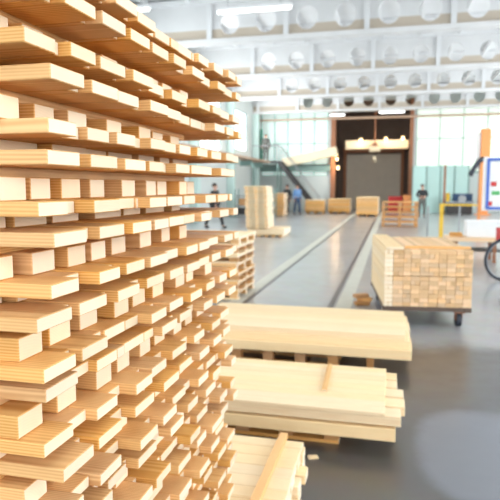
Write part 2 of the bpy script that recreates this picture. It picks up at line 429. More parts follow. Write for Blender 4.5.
for n, k in enumerate(reversed(KS)):
    r = random.Random(100 + k)
    zb = 1.107 + .132 * k                    # underside of the lower deck
    high = k >= 3
    YE = 1.94 + r.uniform(-.02, .02)
    YBK = 1.74 if high else 1.90
    root = empty('pallet', (SX - PLX / 2, (SY + YE) / 2, max(0, zb - .058)), label='', cat='pallet', group='raw pine pallets in the tall foreground stack')
    O = -root.location
    root['label'] = ('raw pine pallet lying topmost in the tall foreground stack' if n == 0 else
                     'raw pine pallet in the tall foreground stack, %s from its top' % ordinal(n + 1))
    kids = len(bpy.data.objects)
    made0 = set(bpy.data.objects.keys())
    lead1 = r.uniform(-.015, .04); lead2 = r.uniform(-.015, .04)
    pk = r.uniform(.045, .065) if high else r.uniform(.015, .04)
    base = zb - .058 if k > -8 else 0.0
    y = SY + r.uniform(.0, .03)
    while y < YBK - .06:
        w = r.choice((.062, .066, .070)); rec = r.uniform(.07, .10) if high else r.uniform(.05, .075)
        L = r.choice((.10, .12, .14))
        for xo in (0, .33, .64):
            box('block', (SX - rec - L / 2 - xo, y + w / 2, (base + zb - .018) / 2), (L, w, zb - .018 - base - .0004), M['pine'], root)
        y += w + r.choice((.03, .045, .06, .085))
    for xo in (.17, .42, .74):
        box('stringer', (SX - xo, (SY + YBK) / 2 + .02, zb - .009), (YBK - SY - .01, .095, .0176), M['pine'], root, rot=(0, 0, PI / 2))
    pallet_layer(root, 'lower_deck_board', zb, .0238, lead2, pk, r, YE)
    y = SY + .004 + r.uniform(0, .02)
    while y < YBK - .05:
        w = r.choice((.07, .10, .13)); rec = r.uniform(.10, .14)
        box('spacer', (SX - rec - .34, y + w / 2, zb + .037), (.66, w, .0256), M['pine'], root)
        y += w + r.choice((.012, .03, .05))
    pallet_layer(root, 'upper_deck_board', zb + .050, .0238, lead1, pk * r.uniform(.6, 1.05), r, YE)
    for nm_ in set(bpy.data.objects.keys()) - made0:
        o = bpy.data.objects[nm_]
        if o.parent == root: o.location += O

# ------------------------------------------------------------------ low piles of planks
def base_pallet(x0, x1, y0, y1, h, label, cols=None):
    root = empty('pallet', ((x0 + x1) / 2, (y0 + y1) / 2, 0), label=label, cat='pallet', group='low pallets under the plank piles')
    W = x1 - x0; D = y1 - y0; n = cols or 4
    for j in range(4):
        box('bottom_board', (0, -D / 2 + .05 + j * (D - .1) / 3, .011), (W, .09, .022), M['pine'], root)
        for i in range(n):
            box('block', (-W / 2 + .05 + i * (W - .1) / (n - 1), -D / 2 + .05 + j * (D - .1) / 3, .022 + (h - .044) / 2), (.09, .09, h - .0444), M['pine_brown'], root)
    for i in range(n):
        box('deck_board', (-W / 2 + .05 + i * (W - .1) / (n - 1), 0, h - .011), (D, .09, .0218), M['pine'], root, rot=(0, 0, PI / 2))
    return root
def plank_layer(x1, length, y0, y1, z, th, n, gapw, where, pile, jit=.01, m='pine_pale', ends=None, order='front'):
    pitch = (y1 - y0) / n
    for i in range(n):
        w = pitch - gapw
        e = (ends[i] if ends else rnd.uniform(-jit, jit))
        o = box('plank', (x1 + e - length / 2, y0 + pitch * (i + .5), z + th / 2), (length, w, th - .001), M[m], None, rot=(0, 0, rnd.uniform(-.0012, .0012)), bev=.003)
        if i == 0: pos = 'frontmost'
        elif i == n - 1: pos = 'rearmost'
        else: pos = ordinal(i + 1) + ' from the front'
        tag(o, 'pale plank in the %s of the %s, %s' % (where, pile, pos), 'plank', 'planks of the ' + pile)

# pile A: farthest of the three
A = 'farthest plank pile'
c = gp(412, 360, .15); xa, ya = c.x, c.y
ab = gp(408, 309, .36); yA1 = ab.y
base_pallet(xa - 1.9, xa - .62, ya + .06, yA1, .14, 'low raw pine pallet under the farthest plank pile', 5)
plank_layer(xa, 1.95, ya, yA1, .14, .085, 7, .003, 'bottom layer', A)
box('spacer_batten', (xa - .35, (ya + yA1) / 2, .0695), (yA1 - ya - .2, .06, .139), M['pine_brown'], rot=(0, 0, PI / 2), label='dark bearer on the floor under the right end of the farthest plank pile', cat='bearer')
plank_layer(xa - .015, 1.95, ya + .07, yA1, .225, .06, 7, .002, 'middle layer', A)
plank_layer(xa - .05, 1.95, ya + .10, yA1 - .01, .285, .05, 6, .001, 'top layer', A)
# pile B: middle
B = 'middle plank pile'
c = gp(397, 443, .10); xb, yb = c.x, c.y
yB1 = gp(384, 369, .27).y
base_pallet(xb - 1.6, xb - .35, yb + .11, yB1 - .02, .10, 'low raw pine pallet under the middle plank pile', 5)
plank_layer(xb - .01, 1.6, yb, yB1, .10, .078, 5, .006, 'bottom layer', B, ends=[0, -.01, .0, .0, 0])
for i, xo in enumerate((.06, .36, .66, .96, 1.26)):
    box('spacer_batten', (xb - xo - .02, (yb + yB1) / 2 + .02, .183), (yB1 - yb - .05, .045, .010), M['pine'], rot=(0, 0, PI / 2),
        label='thin batten between the layers of the middle plank pile, %s from the right end' % ordinal(i + 1), cat='batten', group='battens in the middle plank pile')
plank_layer(xb, 1.6, yb + .005, yB1, .188, .062, 5, .03, 'middle layer', B, ends=[.02, .045, .04, .0, .0])
plank_layer(xb - .075, 1.5, yb + .005, yB1, .250, .024, 9, .0012, 'top layer', B, jit=.002)
p, q = gp(330, 365, .28), gp(324, 391, .28)
d = (p - q); mid = (p + q) / 2
box('batten', (mid.x, mid.y, .2822), (d.length, .032, .016), M['pine'], rot=(0, 0, math.atan2(d.y, d.x)), label='short loose batten lying across the top of the middle plank pile', cat='batten')
# pile C: nearest
C_ = 'nearest plank pile'
c = gp(306, 442, .27); xc, yC1 = c.x, c.y
yc = 2.05
base_pallet(xc - 1.1, xc - .06, yc + .03, yC1, .10, 'low raw pine pallet under the nearest plank pile', 4)
plank_layer(xc + .02, 1.15, yc, yC1, .10, .05, 7, .012, 'bottom layer', C_, jit=.03)
plank_layer(xc + .01, 1.15, yc, yC1, .15, .05, 7, .02, 'second layer', C_, jit=.03)
plank_layer(xc - .01, 1.15, yc, yC1, .20, .045, 8, .004, 'third layer', C_, jit=.008)
plank_layer(xc - .01, 1.15, yc, yC1, .245, .025, 8, .003, 'top layer', C_, jit=.004)
p, q = gp(283, 436, .29), gp(250, 512, .29)
d = (p - q); mid = (p + q) / 2
box('batten', (mid.x, mid.y, .2832), (d.length + .06, .042, .026), M['pine'], rot=(0, 0, math.atan2(d.y, d.x)), label='long loose batten lying diagonally across the nearest plank pile', cat='batten')
c = gp(313, 458, 0)
box('wood_offcut', (c.x, c.y, .006), (.06, .035, .012), M['pine_pale'], rot=(0, 0, .4), label='tiny pale wood offcut on the dark floor beside the nearest plank pile', cat='offcut')

# stack of pallets just beyond the big stack
c = gp(240, 300, 0); Y0 = c.y
hh = .13; n = 7
for i in range(n):
    r = random.Random(40 + i)
    root = empty('pallet', (c.x - .62 + r.uniform(-.03, .02), Y0 + .5, i * hh), label='', cat='pallet', group='pallets stacked behind the tall foreground stack')
    root['label'] = 'pallet in the waist-high stack half hidden behind the tall foreground stack, %s from the floor' % ordinal(i + 1)
    for s_ in (-.45, 0, .45):
        box('bottom_board', (0, s_, .011), (1.2, .1, .022), M['pine_pale'], root)
        for t in (-.53, 0, .53): box('block', (t, s_, .054), (.12, .1, .0636), M['pine_brown'] if i % 3 else M['pine'], root)
    for j in range(7): box('deck_board', (0, -.45 + .15 * j, .086 + .021), (1.2, .125, .042), M['pine_pale'] if i > 3 else M['pine'], root)

# ------------------------------------------------------------------ trolley loaded with timber
c = gp(383, 306, .235); rot = math.radians(6.5)
e = gp(472, 309, .20)
W = .985; Dp = 1.75
TR = empty('trolley', (c.x, c.y, 0), rot, label='low steel trolley on casters carrying the block-ended timber load', cat='trolley')
MB().box((W / 2, .04, .208), (W, .06, .05)).box((W / 2, Dp - .05, .208), (W, .06, .05)).box((.04, Dp / 2, .208), (.06, Dp, .05)).box((W - .04, Dp / 2, .208), (.06, Dp, .05)).box((W / 2, Dp / 2, .208), (W - .1, Dp - .1, .03)).build('frame', M['dark_brown'], TR)
for (x, y) in ((.1, .1), (W - .12, .1), (.1, Dp - .12), (W - .12, Dp - .12)):
    f = MB().box((x, y, .174), (.12, .14, .018)).box((x - .035, y + .01, .125), (.008, .08, .10)).box((x + .035, y + .01, .125), (.008, .08, .10)).build('caster', M['brown_paint'], TR)
    MB().tube((x - .028, y + .02, .085), (x + .028, y + .02, .085), .085, n=20).build('wheel', M['rubber'], f)
loadz = .236
NC, NR = 10, 13
rows_z = [loadz + .05 * i + (.006 if i >= 7 else 0) for i in range(NR)]
RT = Matrix.Rotation(rot, 4, 'Z')
colw = [.10, .115, .085, .10, .10, .105, .085, .105, .085, .095]
x = .005
for ci in range(NC):
    cwid = colw[ci]
    for ri in range(NR):
        w1 = cwid * .5 if (ci * 7 + ri * 3) % 4 == 0 else cwid
        xs = [(x, w1 - .002)] if w1 == cwid else [(x, w1 - .002), (x + w1, w1 - .002)]
        for (xx, ww) in xs:
            j = rnd.uniform(-.01, .008)
            p = RT @ Vector((xx + ww / 2, Dp / 2 + j, 0))
            o = box('timber', (c.x + p.x, c.y + p.y, rows_z[ri] + .0245), (Dp, ww, .049), M['pine_end'] if ci else M['pine_pale'], rot=(0, 0, rot + PI / 2), bev=.003)
            tag(o, 'sawn timber with its end facing forward in the load on the wheeled trolley', 'timber', 'timbers stacked on the trolley')
    x += cwid
# boards laid over the rim of the load
zt = rows_z[NR - 1] + .0496
for (xx, yy, L, w, h, rz, t) in ((.115, Dp / 2, Dp + .02, .20, .03, PI / 2, 'pale board lying lengthwise along the left top edge of the trolley load'),
                          ):
    p = RT @ Vector((xx, yy, 0)); box('board', (c.x + p.x, c.y + p.y, zt + h / 2), (L, w, h), M['pine_pale'], rot=(0, 0, rot + rz), bev=.003, label=t, cat='board')
p = RT @ Vector((.62, .2, 0)); box('board', (c.x + p.x, c.y + p.y, zt + .0115), (.74, .10, .022), M['pine'], rot=(0, 0, rot), bev=.002, label='thin board lying across the front top edge of the trolley load', cat='board')
# scrap heap left of the trolley
c2 = gp(362, 305, 0)
for i, (dx, dy, dz, rz, mm) in enumerate(((0, 0, .025, .3, 'pine_brown'), (.03, .05, .075, -.2, 'pine'), (-.02, .03, .125, .5, 'pine_brown'))):
    box('wood_offcut', (c2.x + dx, c2.y + dy, dz), (.20, .10, .048), M[mm], rot=(0, 0, rz), bev=.004, label='%s offcut in the small heap on the floor left of the trolley' % ('brownish bottom', 'lighter middle', 'brownish top')[i], cat='offcut')

# ------------------------------------------------------------------ timber further back
def board_stack(px0, px1, pyb, pyt, n, depth, label, group, m='pine_pale', name='board_bundle', jit=.02, hx=None):
    a = gp(px0, pyb); b = gp(px1, pyb)
    Y = (a.y + b.y) / 2; H = yp((px0 + px1) / 2, pyt, Y).z; h = H / n
    for i in range(n):
        r = random.Random(int(px0) * 31 + i)
        o = empty(name, ((a.x + b.x) / 2 + r.uniform(-jit, jit), Y + depth / 2, i * h), label=label % ordinal(i + 1), cat='pallet', group=group)
        w = b.x - a.x
        nb = max(3, int(w / .22))
        MB().box((0, 0, h * .28), (w * .98, depth * .96, h * .12)).build('slatted_bottom', M[m], o)
        for j in range(nb):
            box('bearer', (-w / 2 + w * (j + .5) / nb, 0, h * .12), (w / nb * .45, depth * .9, h * .235), M['pine'], o)
        box('deck', (0, 0, h * .665), (w, depth, h * .64), M[m], o)
# tall stack left of the aisle
T = gp(246, 237); T2 = gp(290, 236)
board_stack(247, 285, 237, 228.5, 1, 1.3, 'wide low pallet base under the tall pale stack left of the aisle (%s)', 'pallets of the tall pale stack left of the aisle')
for o in list(bpy.data.objects):
    if o.name.startswith('board_bundle') and not o.parent: o['label'] = 'wide low pallet base under the tall pale stack left of the aisle'
hb0 = yp(260, 228.5, T.y).z
r = random.Random(3)
tw = (yp(268, 220, T.y).x - yp(246, 220, T.y).x); tx = (yp(268, 220, T.y).x + yp(246, 220, T.y).x) / 2
topz = yp(260, 186, T.y).z; nn = 16; h = (topz - hb0) / nn
for i in range(nn):
    o = empty('pallet', (tx + r.uniform(-.02, .02) - i * .004, T.y + .8, hb0 + i * h), label='thin pale pallet in the tall pale stack left of the aisle, %s from its bottom' % ordinal(i + 1), cat='pallet', group='pallets of the tall pale stack left of the aisle')
    for s_ in (-1, 0, 1): box('bearer', (s_ * tw * .42, -.3, h * .2), (tw * .14, .9, h * .395), M['pine'], o)
    box('deck', (0, -.3, h * .7), (tw, .95, h * .59), M['pine_pale'], o)
# boards stack behind it
board_stack(274, 284, 216, 193, 7, 1.2, 'brownish pallet in the stack right behind the tall pale stack, %s from the floor', 'brownish pallets behind the tall pale stack', 'pine')
# crates by the gateway
def crate(px0, px1, pyb, pyt, depth, label, lid=True):
    a = gp(px0, pyb); b = gp(px1, pyb); w = b.x - a.x; H = yp(px0, pyt, a.y).z
    o = empty('wooden_crate', ((a.x + b.x) / 2, a.y + depth / 2, 0), label=label, cat='crate', group='wooden crates in front of the gateway')
    for i in range(6): box('side_plank', (0, -depth / 2, .12 + (H - .12) * (i + .5) / 6), (w, .04, (H - .12) / 6 - .012), M['pine'], o)
    MB().box((0, depth / 2, H / 2 + .06), (w, .04, H - .12)).box((-w / 2 + .02, 0, H / 2 + .06), (.04, depth - .05, H - .12)).box((w / 2 - .02, 0, H / 2 + .06), (.04, depth - .05, H - .12)).build('side_panel', M['pine_pale'], o)
    box('lid', (0, 0, H + .02), (w + .02, depth + .1, .04), M['pine_pale'], o)
    for s_ in (-.4, 0, .4): box('foot', (w * s_, 0, .06), (.12, depth - .05, .119), M['pine_brown'], o)
crate(305, 325, 213.5, 200.5, 1.0, 'low wooden crate, leftmost of those in front of the gateway')
crate(328, 350, 213.5, 199.5, 1.6, 'low wooden crate, middle one of those in front of the gateway')
crate(356, 378, 216.5, 198, 3.2, 'tallest wooden crate, rightmost of those in front of the gateway')
# stack of three loose pallets right of the aisle
a = gp(382, 227); b = gp(418, 227); w = b.x - a.x; Ht = yp(400, 202, a.y).z
n = 5; h = Ht / n
for i in range(n):
    o = empty('pallet', ((a.x + b.x) / 2 + rnd.uniform(-.04, .04), a.y + .5, i * h), label='worn pallet in the open stack in front of the worker, %s from the floor' % ordinal(i + 1), cat='pallet', group='worn pallets stacked in front of the worker')
    box('bottom_board', (0, -.4, .011), (w, .1, .022), M['pine_brown'], o); box('bottom_board', (0, .4, .011), (w, .1, .022), M['pine_brown'], o)
    for s_ in (-1, 0, 1):
        for t in (-.4, .4): box('block', (s_ * (w / 2 - .06), t, .022 + (h - .05) / 2), (.12, .1, h - .0505), M['pine_brown'], o)
    for t in (-.42, -.14, .14, .42): box('deck_board', (0, t, h - .0145), (w, .13, .0275), M['pine'], o)

# ------------------------------------------------------------------ people
def skin_mesh(verts, edges, radii, levels=2):
    me = bpy.data.meshes.new('b'); me.from_pydata(verts, edges, [])
    o = bpy.data.objects.new('b', me); COL.objects.link(o)
    sm = o.modifiers.new('s', 'SKIN'); sm.use_smooth_shade = True
    for v, rr in zip(me.skin_vertices[0].data, radii):
        v.radius = (rr, rr) if not isinstance(rr, tuple) else rr
    me.skin_vertices[0].data[0].use_root = True
    ss = o.modifiers.new('u', 'SUBSURF'); ss.levels = levels; ss.render_levels = levels
    dg = bpy.context.evaluated_depsgraph_get(); out = bpy.data.meshes.new_from_object(o.evaluated_get(dg))
    bpy.data.objects.remove(o)
    for p in out.polygons: p.use_smooth = True
    out.materials.clear(); return out
def person(loc, rz, label, jacket, trousers, stride=0.0, arms='down', hat=False):
    root = empty('person', loc, rz, label=label, cat='person')
    s = stride
    V = {'pel': (0, 0, .95), 'waist': (0, 0, 1.08), 'chest': (0, 0, 1.28), 'neck0': (0, 0, 1.44), 'neck1': (0, -.01, 1.52), 'head': (0, -.02, 1.63), 'top': (0, -.015, 1.70)}
    for sd, nm in ((-1, 'L'), (1, 'R')):
        f = s * sd
        V['hip' + nm] = (.09 * sd, 0, .90); V['knee' + nm] = (.105 * sd, -f * .5 - .01, .50); V['ank' + nm] = (.11 * sd, -f * .9 + .02 + (abs(f) * .1 if f < 0 else 0), .09)
        V['toe' + nm] = (.125 * sd, -f * .9 - .13, .035)
        V['sh' + nm] = (.18 * sd, 0, 1.40)
        if arms == 'down': V['el' + nm] = (.24 * sd, .02 + f * .25, 1.13); V['wr' + nm] = (.25 * sd, -.08 + f * .4, .89)
        else: V['el' + nm] = (.27 * sd, .05, 1.14); V['wr' + nm] = (.12 * sd, -.19, 1.10)
        w = Vector(V['wr' + nm]); e_ = Vector(V['el' + nm]); dd = (w - e_).normalized()
        side = Vector((sd, 0, 0)); fwd = dd.cross(side).normalized()
        V['palm' + nm] = tuple(w + dd * .06)
        for q in range(4):
            o_ = fwd * (q - 1.5) * .021
            V['f%d%s' % (q, nm)] = tuple(w + dd * .10 + o_); V['g%d%s' % (q, nm)] = tuple(w + dd * (.155 + (.012, .02, .014, 0)[q]) + o_ * 1.1 - side * .02)
        V['t0' + nm] = tuple(w + dd * .05 + fwd * .035 - side * .01); V['t1' + nm] = tuple(w + dd * .10 + fwd * .055 - side * .02)
    R = dict(pel=.13, waist=.12, chest=(.15, .12), neck0=.075, neck1=.055, head=.09, top=.065)
    E = [('pel', 'waist'), ('waist', 'chest'), ('chest', 'neck0'), ('neck0', 'neck1'), ('neck1', 'head'), ('head', 'top')]
    for nm in 'LR':
        R.update({'hip' + nm: .09, 'knee' + nm: .058, 'ank' + nm: .04, 'toe' + nm: .032, 'sh' + nm: .06, 'el' + nm: .042, 'wr' + nm: .028, 'palm' + nm: .034, 't0' + nm: .012, 't1' + nm: .009})
        E += [('pel', 'hip' + nm), ('hip' + nm, 'knee' + nm), ('knee' + nm, 'ank' + nm), ('ank' + nm, 'toe' + nm), ('chest', 'sh' + nm), ('sh' + nm, 'el' + nm), ('el' + nm, 'wr' + nm), ('wr' + nm, 'palm' + nm), ('palm' + nm, 't0' + nm), ('t0' + nm, 't1' + nm)]
        for q in range(4):
            R['f%d%s' % (q, nm)] = .009; R['g%d%s' % (q, nm)] = .008
            E += [('palm' + nm, 'f%d%s' % (q, nm)), ('f%d%s' % (q, nm), 'g%d%s' % (q, nm))]
    keys = list(V); ix = {k_: i for i, k_ in enumerate(keys)}
    body = link('body', skin_mesh([V[k_] for k_ in keys], [(ix[a], ix[b]) for a, b in E], [R[k_] for k_ in keys]), M['skin'], root)
    # nose, ears
    MB().ball((0, -.118, 1.615), .016, (1, 1, 1.5)).build('nose', M['skin'], body, True)
    for sd in (-1, 1):
        MB().ball((.09 * sd, -.01, 1.62), .022, (.5, 1, 1.4)).build('ear', M['skin'], body, True)
        MB().ball((.032 * sd, -.105, 1.64), .010).build('eye', M['hair'], body, True)
    MB().box((0, -.108, 1.575), (.04, .01, .008)).build('mouth', M['red'], body)
    MB().ball((0, .012, 1.665), .098, (1, 1.08, .95)).build('cap' if hat else 'hair', M['grey_cloth'] if hat else M['hair'], root, True)
    def cloth(nm, ks, es, add, m, over=None):
        over = over or {}
        vs = [Vector(over.get(k_, V[k_])) for k_ in ks]; rr = []
        for k_ in ks:
            q = R[k_]; rr.append((q[0] + add, q[1] + add) if isinstance(q, tuple) else q + add)
        i2 = {k_: i for i, k_ in enumerate(ks)}
        link(nm, skin_mesh([tuple(v) for v in vs], [(i2[a], i2[b]) for a, b in es], rr), M[m], root)
    cloth('jacket', ['pel', 'waist', 'chest', 'neck0', 'shL', 'elL', 'wrL', 'shR', 'elR', 'wrR'],
          [('pel', 'waist'), ('waist', 'chest'), ('chest', 'neck0'), ('chest', 'shL'), ('shL', 'elL'), ('elL', 'wrL'), ('chest', 'shR'), ('shR', 'elR'), ('elR', 'wrR')], .018, jacket)
    cloth('trousers', ['pel', 'hipL', 'kneeL', 'ankL', 'hipR', 'kneeR', 'ankR'],
          [('pel', 'hipL'), ('hipL', 'kneeL'), ('kneeL', 'ankL'), ('pel', 'hipR'), ('hipR', 'kneeR'), ('kneeR', 'ankR')], .020, trousers)
    for nm in 'LR':
        a_, t_ = Vector(V['ank' + nm]), Vector(V['toe' + nm]); mz = (a_ + t_) / 2
        MB().ball((mz.x, mz.y + .01, .045), .05, (1.0, 2.5, .9)).build('shoe', M['black_cloth'], root, True)
    return root
c = gp(421.5, 217.5); person((c.x, c.y, 0), 0.1, 'worker in dark jacket and trousers standing behind the yellow barrier', 'black_cloth', 'grey_cloth', .1, 'front')
c = gp(215, 228); person((c.x, c.y, 0), 1.2, 'walking person in dark clothes, partly hidden behind the tall foreground stack', 'black_cloth', 'black_cloth', .38)
c = gp(297, 214.5); person((c.x, c.y, 0), .6, 'person in blue workwear beside the brownish pallets near the end wall', 'blue_cloth', 'navy_cloth', .15)
c = gp(287, 214.5); person((c.x, c.y, 0), -.4, 'person in black clothes beside the person in blue workwear', 'black_cloth', 'black_cloth', .1)

# ------------------------------------------------------------------ platform and stairs at the far left
YPt = 36.3
a = yp(254, 161, YPt); b = yp(280, 161, YPt)
PZ = a.z - .12
PT = empty('platform', ((a.x + b.x) / 2, YPt, 0), label='raised dark steel platform with stairs in the far left corner', cat='platform')
pw = b.x - a.x
MB().box((0, .1, PZ + .04), (pw, 1.2, .12)).build('deck', M['dark_steel'], PT)
for sx in (-1, 1):
    for y in (-.42, .6): MB().box((sx * (pw / 2 - .06), y, PZ / 2 - .01), (.09, .09, PZ)).build('leg', M['green_metal'], PT)
en = yp(319, 203, YPt)
dx = en.x - b.x
for y in (-.45, .45):
    x0 = pw / 2; ln = math.hypot(dx, PZ); an = math.atan2(-PZ, dx)
    MB().box((x0 + dx / 2, y, PZ / 2 + .04), (ln, .06, .24), Matrix.Rotation(-an, 3, 'Y')).build('stringer', M['dark_steel'], PT)
    MB().path([(-pw / 2, y, PZ + 1.05), (pw / 2, y, PZ + 1.05), (x0 + dx, y, .95)], .025).path([(pw / 2, y, PZ + .1), (pw / 2, y, PZ + 1.05)], .02).path([(x0 + dx, y, .05), (x0 + dx, y, .95)], .02).build('handrail', M['grey_steel'], PT)
for i in range(12):
    t = (i + .5) / 12; MB().box((pw / 2 + dx * t, 0, PZ * (1 - t) + .03), (.26, .84, .03)).build('step', M['dark_steel'], PT)
pc = yp(265.5, 160, YPt); person((pc.x, YPt + .1, PZ + .10), .3, 'dark figure standing up on the steel platform in the far left corner', 'grey_cloth', 'grey_cloth', .05)
# green door leaf on the platform
g = yp(259.5, 150, 36.95)
dd = empty('door_2', (g.x, 36.95, PZ + .10), kind='structure')
MB().box((0, 0, 1.05), (.42, .06, 2.1)).build('door_leaf', M['green_door'], dd); MB().box((.15, -.05, 1.0), (.03, .05, .14)).build('door_handle', M['grey_steel'], dd)
# walkway rail along the left wall, from the stack's edge to the platform
w0 = xp(216, 154, XL + .95); w1 = (a.x, YPt - .3, PZ + .1)
WK = empty('walkway', (XL + .95, w0.y, 0), label='thin dark walkway edge running along the left wall to the platform', cat='walkway')
yy0 = 20.0
MB().box((-.05, (yy0 + YPt - .6) / 2 - w0.y, PZ), (.9, YPt - .6 - yy0, .1)).build('deck', M['tan_pipe'], WK)
for k in range(6):
    yk = yy0 + .5 + k * (YPt - yy0 - 2) / 5
    MB().box((-.25, yk - w0.y, PZ - .2), (.7, .08, .3)).build('bracket', M['green_metal'], WK)
# horizontal green girder of the mezzanine under the glazing
m0 = yp(256, 171, 37.6); m1 = yp(335, 171, 37.6)
S(MB().box(((XL + gx0) / 2, 37.8, m0.z + .15), (gx0 - XL - .1, .3, .38)).build('trim_8', M['green_metal']))
S(MB().box(((XL + gx0) / 2, 37.7, m0.z + .39), (gx0 - XL - .1, .5, .06)).build('trim_9', M['dark_steel']))
# slanting patch of sunlight built as a cream box
d0 = yp(283, 163, 37.2); d1 = yp(337, 151, 37.2)
v = d1 - d0
MB().box((d0 + d1) / 2, (v.length, .5, .55), Matrix.Rotation(-math.atan2(v.z, v.x), 3, 'Y')).build('sun_patch', M['cream_paint'], label='cream box standing in for a slanting sunlight patch beside the gateway', cat='sun_patch')

# ------------------------------------------------------------------ crane girder, hoist and lamps in the gateway
YG = 38.6
a = yp(345, 149, YG); b = yp(409, 147, YG)
CR = empty('crane_girder', ((a.x + b.x) / 2, YG, a.z), label='cream crane girder spanning the dark gateway', cat='crane')
w = b.x - a.x
MB().box((0, 0, .25), (w - .1, .3, .46)).box((0, 0, .0), (w - .1, .42, .05)).box((0, 0, .5), (w - .1, .42, .05)).build('girder', M['cream_paint'], CR)
h_ = yp(375, 150, YG)
HO = empty('hoist', (h_.x, YG - .45, a.z), label='cream electric hoist hanging from the crane girder in the gateway', cat='hoist')
MB().tube((-.35, 0, -.05), (.35, 0, -.05), .2, n=16).build('motor', M['cream_paint'], HO)
MB().box((0, 0, .22), (.3, .3, .2)).build('trolley', M['brown_paint'], HO)
MB().tube((-.05, 0, -.2), (-.05, 0, -.55), .012).tube((.05, 0, -.2), (.05, 0, -.55), .012).build('cable', M['dark_steel'], HO)
MB().box((0, 0, -.62), (.18, .14, .2)).torus((0, 0, -.82), .09, .025, 'Y', a0=-PI * .9, a1=PI * .45).build('hook', M['cream_paint'], HO)
MB().tube((h_.x, YG - .45, a.z + .33), (h_.x, YG - .45, GT - .15), .045).build('drop_pipe', M['brown_paint'], label='thin reddish vertical rod above the hoist', cat='rod')
def lamp(px, py, Y, label, group=None):
    p = yp(px, py, Y)
    o = empty('wall_lamp', p, label=label, cat='lamp', group=group)
    MB().box((0, .12, .05), (.1, .16, .1)).build('bracket', M['dark_steel'], o); MB().tube((0, 0, .16), (0, 0, .22), .16, .08, n=14).build('shade', M['cream_paint'], o)
    MB().ball((0, 0, .05), .09).build('bulb', M['warm_bulb'], o, True)
    li = bpy.data.lights.new('lamp_light', 'POINT'); li.energy = 45; li.color = (1, .7, .4); li.shadow_soft_size = .15
    lo = bpy.data.objects.new('lamp_light', li); COL.objects.link(lo); lo.location = (p.x, p.y - .35, p.z)
lamp(338, 169, YB - .25, 'warm glowing lamp on the left jamb of the gateway')
lamp(337, 160, YB - .25, 'smaller warm lamp above the glowing one on the left jamb')
lamp(361, 141, YB + .35, 'added warm lamp left of the hoist, standing in for sunlight on the girder')  # added lamps over the girder stand in for sunlight on it
lamp(386, 140, YB + .35, 'added warm lamp just right of the hoist, standing in for sunlight on the girder')
lamp(403, 139, YB + .2, 'added warm lamp at the right end of the crane girder, standing in for sunlight')

# ceiling strip lights
def strip_light(p, L, label):
    o = empty('strip_light', p, label=label, cat='ceiling light', group='strip lights under the roof')
    MB().box((0, 0, .05), (L, .16, .07)).build('housing', M['white_paint'], o)
    MB().tube((-L / 2 + .03, 0, -.01), (L / 2 - .03, 0, -.01), .045, n=12).build('tube', M['tube'], o)
    hm = MB()
    for s_ in (-.35, .35): hm.tube((L * s_, 0, .08), (L * s_, 0, ZC - p[2] - .02), .008, n=6)
    hm.build('hanger', M['grey_steel'], o)
for (px0, px1, py, Y, lab) in ((95, 150, 11, 15.2, 'white strip light hung under the roof, leftmost one above the tall stack'), (217, 292, 9.5, 15.2, 'white strip light hung under the roof near the top centre'),
                               (379, 405, 112, 35.2, 'small far strip light above the right half of the gateway'), (330, 345, 115, 35.2, 'small far strip light above the left edge of the gateway')):
    a = yp(px0, py, Y); b = yp(px1, py, Y)
    strip_light(((a.x + b.x) / 2, Y, (a.z + b.z) / 2), b.x - a.x, lab)

# ------------------------------------------------------------------ right side of the hall
# teal panels and grey cabinet against the end wall
def pboxobj(px0, px1, pyt, pyb_h, Y, depth, zlow=0.0): pass
a = yp(413, 166, 36.9); b = yp(468, 200, 36.9)
TP = empty('partition', ((a.x + b.x) / 2, 36.9, 0), label='pale teal partition panels low against the end wall right of the gateway', cat='partition')
w = b.x - a.x; H = a.z
for i in range(4): box('panel', (-w / 2 + w * (i + .5) / 4, 0, H / 2), (w / 4 - .04, .06, H), M['teal_panel'], TP, bev=.004)
for i in range(5): box('post', (-w / 2 + w * i / 4, -.02, H / 2), (.06, .1, H + .06), M['green_metal'], TP)
# machine behind the barrier
a = gp(446, 214.5); b = gp(473, 214.5)
MC = empty('machine', ((a.x + b.x) / 2, a.y + .8, 0), label='low dark blue and grey woodworking machine behind the yellow barrier', cat='machine')
w = b.x - a.x
MB().box((0, 0, .35), (w * .9, 1.2, .62)).box((-w * .3, -.3, .05), (.3, .5, .1)).box((w * .3, -.3, .05), (.3, .5, .1)).build('body', M['dark_steel'], MC)
MB().box((0, -.05, .70), (w, 1.3, .08)).build('table', M['grey_steel'], MC)
MB().box((.2, .1, .98), (w * .7, .5, .44)).build('housing', M['navy_cloth'], MC)
MB().tube((-w * .42, -.1, .74), (-w * .42, -.1, 1.25), .12, n=14).build('motor', M['yellow'], MC)
MB().tube((w * .1, -.35, .9), (w * .1, -.15, .9), .22, n=18).build('guard', M['grey_steel'], MC)
# machine small second, red/yellow beside gateway
a = gp(395, 212)
MB().box((a.x, a.y + 1, .5), (.9, .8, 1.0)).build('red_cabinet', M['red'], label='red cabinet by the right side of the gateway behind the worn pallets', cat='cabinet')
MB().box((a.x + .88, a.y - .5, .55), (.8, .7, 1.1)).build('yellow_cabinet', M['orange'], label='orange-yellow cabinet next to the red one by the gateway', cat='cabinet')
